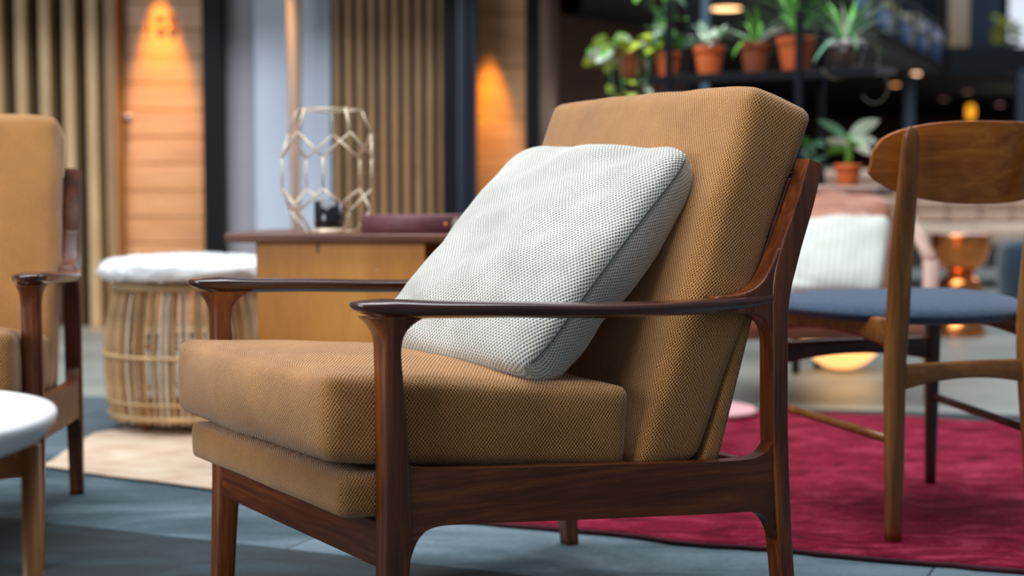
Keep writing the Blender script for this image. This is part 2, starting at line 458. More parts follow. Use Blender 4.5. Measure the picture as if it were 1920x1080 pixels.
for k in range(9):
    z = .005 + k * .262
    bx('plank', wx(895), wx(988), WY + .16, WY + .205, z, z + .258, M['plank'], d2, .003)
struct(bx('trim_3', wx(985), wx(1012), WY - .05, WY + .25, 0, 2.5, M['black'], bevel=.003))
# dark panelled walls running off under the gallery
def wallseg(name, a, b, z1, mat, th=.12):
    a = Vector((*a, 0)); b = Vector((*b, 0)); d = (b - a).normalized(); n = Vector((-d.y, d.x, 0)) * th
    vs = [(p.x, p.y, z) for z in (0, z1) for p in (a, b, b + n, a + n)]
    return struct(link(name, mesh(vs, [(0, 1, 2, 3), (4, 5, 6, 7), (0, 1, 5, 4), (1, 2, 6, 5), (2, 3, 7, 6), (3, 0, 4, 7)]), mat, smooth=False))
wallseg('wall_passage', (wx(1011), WY + .2), (.44, 14.3), 2.30, M['brownwall'])
wallseg('wall_gallery', (.44, 14.3), (1.56, 16.1), 2.30, M['brownwall'])
wallseg('wall_deep', (1.56, 16.1), (4.9, 34), 2.30, M['brownwall'])
wallseg('wall_far', (4.8, 34), (17, 34), 2.30, M['brownwall'])
struct(bx('ceiling_left', -3.7, .42, 6.9, 9.2, 1.95, 2.5, M['soffit'], bevel=0))
struct(bx('ceiling_passage', -.1, .6, 9.2, 14.4, 2.30, 2.6, M['soffit'], bevel=0))
# gallery slab (upper floor) with its dark fascia
gal = [(.2, 9.2), (.7, 9.2), (2.96, 14.3), (5.94, 21.4), (17, 21.4), (17, 34.2), (5, 34.2), (.2, 15)]
struct(extrude('ceiling_gallery', gal, 2.30, 2.63, M['soffit'], bevel=0, plane='xy'))
gd = (Vector((5.94, 21.4, 0)) - Vector((2.96, 14.3, 0))).normalized(); gn = Vector((gd.y, -gd.x, 0))
def along(s, off=0, z=0): return Vector((2.96, 14.3, z)) + gd * s + gn * off
L_G = 7.7
fas = struct(beam('trim_4', along(-4, .03, 2.47), along(L_G, .03, 2.47), .06, .36, M['black'], n=8, ex=8))
struct(bx('trim_5', 5.9, 17, 21.3, 21.42, 2.27, 2.65, M['black'], bevel=0))
for k, s in enumerate((1.0, 2.35, 3.9, 5.2, 6.5)):
    p = along(s, .07, 2.47)
    beam('fascia_pane', p - gd * .42, p + gd * .42, .02, .2, M['bluepane'] if 'bluepane' in M else M.setdefault('bluepane', simple('glass with blue reflection in colour', '#2a4a74', .35, coat=.5)), fas, n=8, ex=8)  # blue reflection is put into the pane colour
# upper storey behind the gallery edge
struct(bx('wall_upper_left', 1.5, 6.55, 24.9, 25.1, 2.63, 6.5, simple('night blue drapes', '#22303f', .9, var=.25, vscale=2), bevel=0))
struct(bx('column_wood', wx(1768, 21.7), wx(1806, 21.7), 21.6, 21.95, 2.63, 6.5, wood('pale column', '#7a5a38', '#9a7648', '#a88658', 'z'), bevel=.01))
up2 = struct(bx('wall_upper_right', 6.55, 17, 25.1, 25.2, 2.63, 6.5, M['black'], bevel=0))
mcur = simple('blue grey curtain', '#4b5866', .9, var=.1, vscale=4)
for k in range(8):
    x = wx(1812 + k * 9, 25); link('curtain_fold', lathe([(.055, 0), (.045, 1.8), (.055, 3.6)], 10, (x, 25.02, 2.64)), mcur, up2)
win = struct(bx('window_1', wx(1880, 24.9), wx(2100, 24.9), 24.86, 24.9, 2.64, 6.4, simple('bright court window', '#d8dde4', .5, emis=.75), bevel=0))
for px in (1878, 1950, 2020): bx('window_frame', wx(px, 24.8) - .04, wx(px, 24.8) + .04, 24.78, 24.86, 2.64, 6.4, M['black'], win, 0)
for px, Y in ((1702, 21.2), (1912, 20.9)):
    struct(bx('column_steel', wx(px, Y) - .06, wx(px, Y) + .06, Y, Y + .12, 0, 2.30, simple('slate steel', '#2b3a48', .5), bevel=.005))
struct(beam('trim_6', along(-4, .06, 3.60), along(L_G, .06, 3.60), .06, .06, M['black']))
rail = struct(beam('trim_7', along(-4, .06, 2.83), along(L_G, .06, 2.83), .05, .05, M['black']))
for k in range(9): beam('baluster', along(-4 + 1.4 * k, .06, 2.63), along(-4 + 1.4 * k, .06, 3.60), .04, .04, M['black'], rail)
# wall and skylight frame the camera does not see: closes the room on the left and behind
struct(bx('wall_side', -5.6, -5.45, -3, 8, 0, 1.0, M['plaster'], bevel=0))

# ------------------------------------------------------------------ lights one can see
def disc_lamp(px, py, z, r, name, label, group, strength, col='#ffc080'):
    Y = (z - CAM_H) * F_PX / (YH - py); x = (px - 960) / F_PX * Y
    root = empty(name, (x, Y, z), 0, label, 'ceiling light', group)
    link('trim_ring', lathe([(r * 1.3, 0), (r * 1.3, -.012), (r, -.012), (r, 0)], 20), M['black'], root)
    m = simple('lit diffuser', col, .5, emis=strength)
    link('diffuser', lathe([(r, -.003), (r * .98, -.02), (.001, -.022)], 20), m, root)
disc_lamp(1358, 17, 2.30, .13, 'ceiling_light', 'large round amber ceiling lamp above the terracotta pots', None, 3.5, '#ffc48a')
for (px, py, s, c, lab) in ((1674, 159, 3.0, '#e89a5a', 'amber downlight lowest left of the far row, above the leafy potted plant'),
                            (1712, 138, 5.0, '#ffc8a0', 'brightest and highest of the small downlights under the gallery'),
                            (1765, 186, 1.0, '#a07060', 'dim downlight left above the curved chair back'),
                            (1810, 172, 1.0, '#b08878', 'dim downlight directly over the amber pendant'),
                            (1870, 196, 1.2, '#c08888', 'dim pinkish downlight furthest right under the gallery')):
    disc_lamp(px, py, 2.29, .06, 'downlight', lab, 'small downlights under the gallery', s, c)
pY = 22.5; pp = at(1820, 210, pY)
pend = empty('pendant_lamp', pp, 0, 'small amber pendant lamp glowing above the curved chair back', 'lamp')
link('shade', lathe([(.02, .11), (.055, .09), (.065, 0), (.055, -.09), (.02, -.11)], 16), simple('amber glass lit', '#e89a20', .4, emis=1.2), pend)
link('cord', tube([(0, 0, .11), (0, 0, 2.30 - pp.z)], .006, 6), M['black'], pend)
for nm, loc in (('wall_downlight', (-1.78, 7.70, 1.84)), ('wall_downlight', (-.085, 7.80, 1.64))):
    pass

# slender post catching a lamp from above
post = link('tapered_post', loft([[Vector((wx(555, 7.5) + x * w_, 7.5 + y * w_, z)) for x, y in sup(16, 2.2)] for z, w_ in ((0, .018), (.6, .022), (1.1, .03), (1.7, .040), (2.34, .044))]),
            wood('honey post', '#8a7060', '#a08470', '#b09480', 'z', rough=.35))
tag(post, 'slender tapering post before the pale pier, glowing amber at its top', 'post')

# ================================================================== CARPET, RUGS
cp = extrude('patchwork_carpet', [(-3.6, .6), (3.2, .6), (3.2, 4.25), (1.2, 4.75), (-.6, 5.1), (-3.6, 5.1)], -.0035, 0, M['carpet'], bevel=0, plane='xy')
tag(cp, 'large blue grey patchwork carpet under the seating group', 'carpet')
def rug(name, poly, h, mat, edge, label, sub=.02, amp=.006, wob=.012):
    """flat rug with an uneven pile surface; poly counter-clockwise quad or more"""
    root_pts = []
    for i in range(len(poly)):
        a = Vector(poly[i]); b = Vector(poly[(i + 1) % len(poly)]); L = (b - a).length; n = max(2, int(L / .04))
        nn = Vector((-(b - a).y, (b - a).x)).normalized()
        for k in range(n):
            p = a.lerp(b, k / n)
            root_pts.append(p + nn * wob * (noise.noise(Vector((p.x * 4, p.y * 4, 3))) + .35 * noise.noise(Vector((p.x * 17, p.y * 17, 3)))))
    root = empty(name, (*(sum((Vector(q) for q in poly), Vector((0, 0))) / len(poly)), 0), 0, label, 'rug')
    o = root.location
    xs = [p.x for p in root_pts]; ys = [p.y for p in root_pts]
    bm = bmesh.new()
    rings = []
    c = sum(root_pts, Vector((0, 0))) / len(root_pts)
    fs_ = [0, .004, .012, .05] + [.1 + .9 * k / 34 for k in range(34)]
    for f in fs_:
        r = []
        for p in root_pts:
            q = p.lerp(c, f)
            z = (.0005 if f == 0 else h) + (amp * (noise.noise(Vector((q.x * 9, q.y * 9, 0))) + .6 * noise.noise(Vector((q.x * 30, q.y * 30, 5)))) if f > .004 else 0)
            r.append(bm.verts.new((q.x - o.x, q.y - o.y, max(z, .0005))))
        rings.append(r)
    for i in range(len(rings) - 1):
        n = len(rings[i])
        for j in range(n): bm.faces.new((rings[i][j], rings[i][(j + 1) % n], rings[i + 1][(j + 1) % n], rings[i + 1][j]))
    bm.faces.new(rings[-1]); bmesh.ops.recalc_face_normals(bm, faces=bm.faces)
    me = bpy.data.meshes.new(name); bm.to_mesh(me); bm.free()
    link('pile', me, mat, root)
    link('binding', tube([(p.x - o.x, p.y - o.y, h * .45) for p in root_pts], h * .45, 6, True), edge, root)  # dark edge roll; on the red rug it stands for edge shadow
    return root
U = Vector((.923, -.385)); V = Vector((.385, .923)); NR = Vector((.905, 2.712))
rug('red_rug', [NR - U * 1.12, NR, NR + V * 1.8, NR - U * 1.12 + V * 1.8], .012, M['redrug'], M['rededge'],
    'deep red distressed rug under the navy seated dining chair', amp=.005, wob=.03)
rug('cream_rug', [(-1.16, 3.765), (-.5, 3.365), (-.63, 3.62), (-.64, 4.66), (-.80, 4.75), (-1.165, 4.28)], .007, M['beigerug'], M['edge'],
    'cream faded rug with dark edge under the rattan stool', amp=.002)
pm = link('pink_mat', lathe([(.001, 0), (.16, 0), (.165, .008), (.15, .016), (.001, .018)], 40), M['pinkmat'])
pm.location = (.575, 4.62, .0165); tag(pm, 'pale pink round mat at the back left corner of the red rug', 'mat')

# ================================================================== ARMCHAIR
CP, CQ = .338, .308
W = .6165
def P_(p, q, z): return (p - CP, q - CQ, z)
def make_armchair(name, loc, rz, label):
    root = empty(name, loc, rz, label, 'armchair', 'tan upholstered walnut armchairs')
    ex = lambda nm, poly, q0, q1, mat, **k: extrude(nm, [(p - CP, z) for p, z in poly], q0 - CQ, q1 - CQ, mat, root, **k)
    for s in (0, 1):
        q = W * s; sg = -1 if s == 0 else 1      # sg points outward
        fl = [(-.027, 0), (.012, 0), (.012, 0), (.018, .09), (.023, .17), (.0245, .22), (.022, .30), (.014, .38), (.004, .45), (.003, .485), (.010, .505), (.010, .515),
              (-.028, .515), (-.026, .50), (-.018, .48), (-.017, .38), (-.018, .28), (-.0185, .17), (-.022, .08), (-.027, 0)]
        rings = []
        hs = catmull([(0, -.0245, .0125, .014), (.09, -.021, .0180, .016), (.17, -.0185, .0235, .0175), (.23, -.0175, .0255, .0185), (.31, -.0175, .0225, .0185),
                      (.39, -.0185, .0175, .018), (.455, -.0195, .0115, .0175), (.476, -.0200, .0125, .0178), (.489, -.0225, .0170, .0185), (.499, -.028, .026, .020), (.507, -.035, .039, .0225), (.513, -.042, .054, .025)], 5)
        for z, a, b, h in hs:
            rings.append([Vector(P_((a + b) / 2 + (b - a) / 2 * x, q + h * y, z)) for x, y in sup(20, 4.2)])
        link('front_leg', loft(rings), M['walnut_z'], root)
        # arm: a paddle that narrows backwards and bows outward
        A = catmull([(-.057, .5290, .003, .002, 0), (-.053, .5282, .014, .0055, 0), (-.044, .5268, .0225, .0085, 0), (-.024, .5248, .030, .0118, 0), (.0, .5232, .033, .0140, 0), (.06, .5205, .034, .0130, .008), (.16, .517, .031, .0125, .018),
                     (.30, .5105, .027, .0120, .024), (.42, .5075, .0235, .0120, .020), (.52, .5065, .0205, .0130, .011), (.585, .507, .0185, .013, .002), (.63, .509, .0175, .013, 0), (.668, .512, .017, .013, 0)], 5)
        rings = []
        for p, z, hw, hh, off in A:
            rings.append([Vector(P_(p, q + sg * off + hw * x * (1 if y > 0 else 1 - .30 * y * y), z + hh * (y * (.72 if y > 0 else 1.12)) + hh * .18)) for x, y in sup(28, 3.2)])
        link('armrest', loft(rings), M['arm'], root)
        jt = catmull([(.545, .5205), (.585, .5225), (.615, .529), (.638, .543), (.654, .566), (.668, .592)], 5) + catmull([(.682, .592), (.682, .42)], 1) + \
             catmull([(.6585, .42), (.656, .447), (.648, .470), (.630, .485), (.600, .4925), (.545, .496)], 5)
        ex('arm_joint', jt, q - .0158, q + .0158, M['walnut_z'], bevel=.005, angle=35)
        # back post: leg below, raked stile above
        B = catmull([(0, .688, .714, .015), (.083, .679, .707, .016), (.17, .669, .698, .0175), (.30, .660, .690, .018), (.42, .658, .688, .018), (.49, .656, .688, .018),
                     (.53, .656, .694, .018), (.56, .661, .703, .018), (.60, .676, .716, .0175), (.66, .704, .738, .017), (.715, .724, .755, .016), (.726, .728, .758, .0155)], 4)
        rings = []
        for z, a, b, h in B:
            tilt = .30 * (b - a) * max(0, min(1, (z - .50) / .16))
            rings.append([Vector(P_((a + b) / 2 + (b - a) / 2 * x, q + h * y, z - tilt * x * .5)) for x, y in sup(32, 11)])
        link('back_post', loft(rings), M['walnut_z'], root)
        sgi = 1 if s == 0 else -1
        ex('gap_strip', [(.628, .495), (.672, .495), (.744, .70), (.716, .70)], *sorted((q + sgi * .0165, q + sgi * .032)), M['arm'], bevel=.002)  # dark strip added to fill the bright slit between cushion and post
        # side rail with swelling ends
        top = catmull([(.012, .318), (.04, .306), (.129, .298), (.307, .285), (.501, .271), (.600, .266), (.640, .270), (.660, .287), (.668, .305)], 5)
        bot = catmull([(.678, .115), (.670, .140), (.655, .166), (.628, .181), (.59, .185), (.502, .191), (.307, .206), (.129, .220), (.062, .223), (.036, .210), (.022, .180), (.016, .150)], 5)
        ex('side_rail', top + bot, q - .013, q + .013, M['walnut_x'], bevel=.005, angle=35)
    # front rail and back rail
    extrude('front_rail', [(.012 - CQ, .232), (W - .012 - CQ, .232), (W - .012 - CQ, .168), (.012 - CQ, .168)], -.010 - CP, .012 - CP, M['walnut_y'], root, .004, 2, 'yz')
    extrude('back_rail', [(.012 - CQ, .250), (W - .012 - CQ, .250), (W - .012 - CQ, .192), (.012 - CQ, .192)], .662 - CP, .682 - CP, M['walnut_y'], root, .004, 2, 'yz')
    for z, p in ((.52, .672), (.60, .702), (.69, .738)):
        bx('back_slat', p - .004 - CP, p + .012 - CP, .014 - CQ, W - .014 - CQ, z - .02, z + .02, M['walnut_y'], root, .003)
    # upholstered platform below the seat cushion
    q0, q1 = .020, W - .020
    pl = [P_(-.066, q0, .241), P_(-.067, q0, .302), P_(-.066, q1, .241), P_(-.067, q1, .302),
          P_(.55, q0 , .205), P_(.55, q0, .262), P_(.55, q1, .205), P_(.55, q1, .262)]
    cushion('platform', pl, (.63, .577, .064), .013, (.004, .003, .0), M['cloth'], root, (30, 30, 6), .002, 3)
    sc = [P_(-.086, q0, .319), P_(-.084, q0, .439), P_(-.086, q1, .319), P_(-.084, q1, .439),
          P_(.405, q0, .268), P_(.415, q0, .388), P_(.405, q1, .268), P_(.415, q1, .388)]
    cushion('seat_cushion', sc, (.49, .577, .125), .017, (.020, .006, .024), M['cloth'], root, (34, 34, 12), .005, 5)
    # back cushion, leaning, and the thin panel behind it
    n = Vector((.925, 0, -.38))
    f0 = Vector((.420, 0, .262)); f1 = Vector((.648, 0, .848))
    b0 = Vector((.546, 0, .262)); b1 = Vector((.772, 0, .803))
    bc = [P_(f0.x, q0, f0.z), P_(f1.x, q0, f1.z), P_(f0.x, q1, f0.z), P_(f1.x, q1, f1.z),
          P_(b0.x, q0, b0.z), P_(b1.x, q0, b1.z), P_(b0.x, q1, b0.z), P_(b1.x, q1, b1.z)]
    cushion('back_cushion', bc, (.118, .577, .61), .019, (.018, .007, .012), M['cloth'], root, (12, 34, 34), .006, 9)
    bp = [P_(.551, q0 + .004, .257), P_(.668, q0 + .004, .62), P_(.551, q1 - .004, .257), P_(.668, q1 - .004, .62),
          P_(.585, q0 + .004, .257), P_(.696, q0 + .004, .62), P_(.585, q1 - .004, .257), P_(.696, q1 - .004, .62)]
    cushion('back_panel', bp, (.036, .57, .38), .008, (.0, .002, .002), M['cloth'], root, (5, 26, 22), .001, 12)
    # stitched edge seams on the near side of the cushions
    for sg, qq in ((-1, q0), (1, q1)):
        pass
    return root
TH = math.radians(31.6)
def chair_loc(x0, y0, th):
    c, s = math.cos(th), math.sin(th)
    return (x0 + CP * c - CQ * s, y0 + CP * s + CQ * c, 0)
chair = make_armchair('armchair', chair_loc(-.1629, 2.060, TH), TH, 'tan woven armchair in the middle holding a pale knitted pillow')
TH2 = math.radians(99.9)
chair2 = copy_tree(chair)
chair2.location = chair_loc(-.858, 2.755, TH2); chair2.rotation_euler = (0, 0, TH2)
chair2['label'] = 'second tan armchair at the left edge behind the white round table'

# ================================================================== PILLOW on the armchair
def make_pillow(name, c4, front, rear, mat, label, cat, seed=0, n=56, wrink=.010, pinch=.035, world=True, uvs=(.43, .47)):
    """c4: BR, BL, TR, TL corner points; front/rear bulge of the two sheets"""
    BR, BL, TR, TL = [Vector(c) for c in c4]
    root = empty(name, (BR + BL + TR + TL) / 4 if world else (0, 0, 0), 0, label, cat)
    o = (BR + BL + TR + TL) / 4
    nrm = ((BR - BL).cross(TR - BR)).normalized()
    verts = []; faces = []; uvl = []
    def pos(u, v, side):
        # u: -1 (left, BL/TL) .. 1 (right), v: -1 bottom .. 1 top
        edge = max(abs(u), abs(v))
        uu = u * (1 - pinch * (1 - v * v)); vv = v * (1 - pinch * (1 - u * u))
        # round the corners
        k = max(0, abs(u) + abs(v) - 1.62) / .38
        uu *= 1 - .075 * k * k; vv *= 1 - .075 * k * k
        a, b = (uu + 1) / 2, (vv + 1) / 2
        P = BL * ((1 - a) * (1 - b)) + BR * (a * (1 - b)) + TL * ((1 - a) * b) + TR * (a * b)
        e_ = 2.6 if side > 0 else 4.5
        prof = ((1 - abs(u) ** e_) * (1 - abs(v) ** e_))
        prof = max(prof, 0) ** (.46 if side > 0 else .36)
        h = (front if side > 0 else rear) * prof
        wr = wrink * prof ** .5 * (noise.noise(P * 9 + Vector((seed, side, 0))) + .5 * noise.noise(P * 21 + Vector((side, seed, 0))))
        # folds running in from the bottom left corner and the top edge
        fold = 0
        if side > 0:
            fold = .010 * math.exp(-((u + .62) ** 2) / .12) * math.exp(-((v + .8) ** 2) / .03) * math.sin((u * 1.3 + v * 3.0) * 7)
            fold += .007 * math.exp(-((v - .82) ** 2) / .03) * math.sin(u * 7 + 1) * (1 - abs(u) ** 4)
        return P + nrm * side * (h + wr + fold) - o
    for side in (1, -1):
        base = len(verts)
        for i in range(n + 1):
            for j in range(n + 1):
                u = math.sin((i / n - .5) * PI) * .5 + (2 * i / n - 1) * .5; v = math.sin((j / n - .5) * PI) * .5 + (2 * j / n - 1) * .5
                verts.append(pos(u, v, side)); uvl.append((u * uvs[0] / 2 + side * .003 + .5, v * uvs[1] / 2 + .5))
        for i in range(n):
            for j in range(n):
                a = base + i * (n + 1) + j
                faces.append((a, a + 1, a + n + 2, a + n + 1))
    # cloth coordinates follow the real length of the sheet
    for sidx in (0, 1):
        b0 = sidx * (n + 1) ** 2; ix = lambda i, j: b0 + i * (n + 1) + j
        for j in range(n + 1):
            acc = [0.0]
            for i in range(n): acc.append(acc[-1] + (verts[ix(i + 1, j)] - verts[ix(i, j)]).length)
            mid = acc[n // 2]
            for i in range(n + 1): uvl[ix(i, j)] = (acc[i] - mid, uvl[ix(i, j)][1])
        for i in range(n + 1):
            acc = [0.0]
            for j in range(n): acc.append(acc[-1] + (verts[ix(i, j + 1)] - verts[ix(i, j)]).length)
            mid = acc[n // 2]
            for j in range(n + 1): uvl[ix(i, j)] = (uvl[ix(i, j)][0], acc[j] - mid)
    me = bpy.data.meshes.new(name); me.from_pydata([tuple(v) for v in verts], [], faces)
    ul = me.uv_layers.new(name='UVMap')
    for lp in me.loops: ul.data[lp.index].uv = uvl[lp.vertex_index]
    bm = bmesh.new(); bm.from_mesh(me); bmesh.ops.remove_doubles(bm, verts=bm.verts, dist=1e-5)
    bmesh.ops.recalc_face_normals(bm, faces=bm.faces); bm.to_mesh(me); bm.free()
    link('cover', me, mat, root)
    return root, pos
def cw(p, q, z):
    c, s = math.cos(TH), math.sin(TH)
    return Vector((-.1629 + p * c - q * s, 2.060 + p * s + q * c, z))
pil, ppos = make_pillow('throw_pillow', [cw(.225, .020, .412), cw(.150, .385, .432), cw(.578, .070, .748), cw(.535, .515, .758)], 0.055, 0.110,
                        M['pillow'], 'pale knitted throw pillow leaning in the middle tan armchair', 'pillow', 4)
for e in ('R',):
    pts = [ppos(1.0, -1 + 2 * k / 60, 1) for k in range(2, 59)]
    link('seam', tube(pts, .0015, 6), M['seam'], pil)

# ================================================================== WHITE ROUND TABLE (left foreground)
tb = empty('side_table', (-.725, 1.56, 0), 0, 'white round tray topped side table at bottom left corner', 'table')
link('tray_top', lathe([(.001, .412), (.19, .412), (.215, .414), (.238, .423), (.2515, .440), (.2525, .4475), (.250, .451), (.244, .450), (.236, .443), (.20, .4405), (.001, .440)], 72), M['white'], tb)
for a in (15, 105, 195, 285):
    ca, sa = math.cos(math.radians(a)), math.sin(math.radians(a))
    beam('leg', (.225 * ca, .225 * sa, 0), (.225 * ca, .225 * sa, .413), .019, .019, M['teak_z'], tb, wb=.021, hb=.021, up=(ca, sa, 0), ex=6)
for a in (15, 105, 195, 285):
    b = a + 90
    beam('apron', (.222 * math.cos(math.radians(a)), .222 * math.sin(math.radians(a)), .396), (.222 * math.cos(math.radians(b)), .222 * math.sin(math.radians(b)), .396), .014, .026, M['teak_x'], tb, ex=6)

# ================================================================== RATTAN STOOL + SHEEPSKIN
ps = empty('rattan_stool', (-.925, 4.44, .007), 0, 'round barrel shaped rattan stool behind the tan armchair', 'stool')
H_ = .405
def barrel(z): return .207 + .034 * math.sin(PI * min(1, max(0, (z + .02) / (H_ + .03)))) ** .8
mats = [M['rattan'], M['rattan_b'], M['rattan_c'], M['rattan_b'], M['rattan']]
cane_me = {}
for lay, (dr, cnt) in enumerate(((0, 76), (-.03, 40))):
    for mi in range(3):
        m = tube([(barrel(z) + dr, 0, z) for z in [.03 + (H_ - .03) * k / 10 for k in range(11)]], .0042, 6)
        m.materials.append([M['rattan'], M['rattan_b'], M['rattan_c']][mi]); cane_me[(lay, mi)] = m
    for k in range(cnt):
        o = link('cane', cane_me[(lay, random.choice((0, 0, 1, 1, 2)))], None, ps)
        o.rotation_euler = (random.uniform(-.012, .012), random.uniform(-.004, .004), 2 * PI * (k + random.uniform(-.22, .22)) / cnt)
for z, r in ((.045, .007), (.085, .004), (.215, .005), (H_, .010)):
    link('hoop', tube([((barrel(z) + .004) * math.cos(2 * PI * k / 40), (barrel(z) + .004) * math.sin(2 * PI * k / 40), z) for k in range(40)], r, 8, True), M['rattan'], ps)
link('hoop', tube([((barrel(.24) - .036) * math.cos(2 * PI * k / 40), (barrel(.24) - .036) * math.sin(2 * PI * k / 40), .24) for k in range(40)], .005, 8, True), M['rattan_c'], ps)
link('seat', lathe([(.001, H_ - .01), (.20, H_ - .01), (.212, H_), (.205, H_ + .012), (.001, H_ + .014)], 40), M['rattan'], ps)
for a in (45, 135, 225, 315):
    link('foot', lathe([(.012, 0), (.016, .045)], 12, (.15 * math.cos(math.radians(a)), .15 * math.sin(math.radians(a)), 0)), M['walnut_z'], ps)
link('base', lathe([(.001, .028), (.19, .028), (.2, .038), (.19, .048), (.001, .048)], 40), M['rattan_c'], ps)
bm = bmesh.new()
rg = []
NS = 96
prof = [(.06, .001), (.15, .004), (.222, .006), (.242, .016), (.248, .030), (.238, .050), (.21, .060), (.16, .064), (.10, .066), (.04, .066)]
rings = []
for i, (r, z) in enumerate(catmull(prof, 4)):
    ring = []
    for j in range(NS):
        a = 2 * PI * j / NS; q = Vector((r * math.cos(a), r * math.sin(a), z))
        k = .010 * noise.noise(q * 28) + .006 * noise.noise(q * 70)
        d = Vector((q.x, q.y, 2 * (q.z - .03))).normalized()
        qq = q + d * k * (1 if z > .01 else .2); qq.z = max(qq.z, .0008); ring.append(qq)
    rings.append(ring)
sk = link('sheepskin', loft(rings), M['fur']); sk.location = (-.925, 4.44, .007 + H_ + .014)
tag(sk, 'fluffy white sheepskin covering the top of the rattan stool', 'sheepskin')
# short tufts of wool on it
tv = []; tf = []
for k in range(5200):
    i = random.randrange(6, len(rings)); j = random.randrange(NS); p = rings[i][j] + Vector((random.uniform(-.004, .004), random.uniform(-.004, .004), 0))
    d = Vector((p.x, p.y, 1.6 * (p.z - .02))).normalized(); d = (d + Vector([random.uniform(-.7, .7) for _ in range(3)])).normalized()
    s = d.cross(Vector((random.random(), random.random(), random.random()))).normalized() * .0018
    L = random.uniform(.006, .014); b = len(tv); tv += [p - s, p + s, p + d * L]; tf.append((b, b + 1, b + 2))
wl = bpy.data.meshes.new('wool'); wl.from_pydata([tuple(v) for v in tv], [], tf)
wo = link('wool', wl, M['fur'], sk); wo['kind'] = 'stuff'

# ================================================================== DESK with terrarium and book
dk = empty('writing_desk', (-.17, 3.92, 0), math.radians(-5), 'honey veneer desk with red brown top behind the armchair', 'desk')
yd = -.21
bx('desktop', -.505, .60, yd - .03, .24, .556, .577, M['desk_top'], dk, .004, 3)
bx('top_edge', .02, .59, yd - .005, .22, .535, .556, M['desk_top'], dk, .002)
ped = bx('pedestal', -.435, -.02, yd, .20, .09, .556, M['oak'], dk, .003)
bx('keyhole', -.284, -.280, yd - .002, yd + .002, .530, .553, M['dark'], ped, 0)
bx('scratch', -.141, -.132, yd - .0015, yd + .002, .487, .491, simple('worn veneer', '#d8b98a', .6), ped, 0)
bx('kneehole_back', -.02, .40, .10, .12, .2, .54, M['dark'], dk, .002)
bx('pedestal', .40, .57, yd, .20, .09, .556, M['oak'], dk, .003)
for x in (-.40, -.05, .43, .54):
    for y in (yd + .04, .16): beam('leg', (x, y, 0), (x, y, .092), .028, .028, M['walnut_z'], dk, wb=.035, hb=.035, up=(0, 1, 0))
# terrarium of brass bars
tp = at(617, 434, 3.79); tx, ty, tz = tp.x, tp.y, .577
tr = empty('geometric_lantern', (tx, ty, tz), 0, 'open geometric brass wire lantern standing on the desk', 'lantern')
def rp(r, deg, z): return Vector((r * math.cos(math.radians(deg)), r * math.sin(math.radians(deg)), z))
s_ = F_PX / 3.79
T = [rp(.083, -54 + 72 * k, .300) for k in range(5)]; Uu = [rp(.107, -54 + 72 * k, .243) for k in range(5)]
Mm = [rp(.114, -90 + 72 * k, .184) for k in range(5)]; Nn = [rp(.114, -90 + 72 * k, .108) for k in range(5)]
Vv = [rp(.104, -54 + 72 * k, .056) for k in range(5)]; Bb = [rp(.066, -54 + 72 * k, .004) for k in range(5)]
bars = []
for k in range(5):
    bars += [(T[k], T[(k + 1) % 5]), (T[k], Uu[k]), (Uu[k], Mm[k]), (Uu[k], Mm[(k + 1) % 5]), (Mm[k], Nn[k]), (Nn[k], Vv[k]), (Nn[(k + 1) % 5], Vv[k]), (Vv[k], Bb[k]), (Bb[k], Bb[(k + 1) % 5])]
for a, b in bars: beam('bar', a, b, .0043, .0043, M['brass'], tr, n=8, ex=5)
cd = empty('candle_jar', (tx - .001, ty, tz + .0005), 0, 'black glass candle jar inside the wire lantern', 'candle')
link('base_plate', lathe([(.001, 0), (.042, 0), (.042, .011), (.001, .011)], 32), M['brass'], cd)
link('jar', lathe([(.001, .0112), (.033, .0112), (.035, .015), (.035, .078), (.032, .078), (.032, .060), (.001, .060)], 32), M['jar'], cd)
link('wax', lathe([(.001, .058), (.0315, .058), (.0315, .062), (.001, .062)], 24), simple('dark wax', '#232a33', .5), cd)
# book
bp_ = at(772, 425, 3.72)
bk = empty('book', (bp_.x, 3.80, .5775), math.radians(-5), 'thick maroon book lying on the desk beside the wire lantern', 'book')
lb = .118
bx('pages', -lb + .004, lb - .002, -.062, .075, .004, .040, M['paper'], bk, .002)
bx('cover', -lb, lb, -.068, .08, 0, .004, M['maroon'], bk, .0015); bx('cover', -lb, lb, -.068, .08, .040, .0445, M['maroon'], bk, .0015)
sp = loft([[Vector((x, -.064 - .010 * math.cos(a) , .0222 + .0222 * math.sin(a))) for a in [(-PI / 2) + PI * k / 10 for k in range(11)]] + [Vector((x, -.060, .042)), Vector((x, -.060, .002))] for x in (-lb, lb - .018)])
link('spine', sp, M['maroon'], bk)
link('spine_dot', lathe([(.001, 0), (.004, 0), (.004, .0012), (.001, .0015)], 12, (0, 0, 0)), M['gold'], bk)
bk.children[-1].rotation_euler = (PI / 2, 0, 0); bk.children[-1].location = (.088, -.0738, .022)

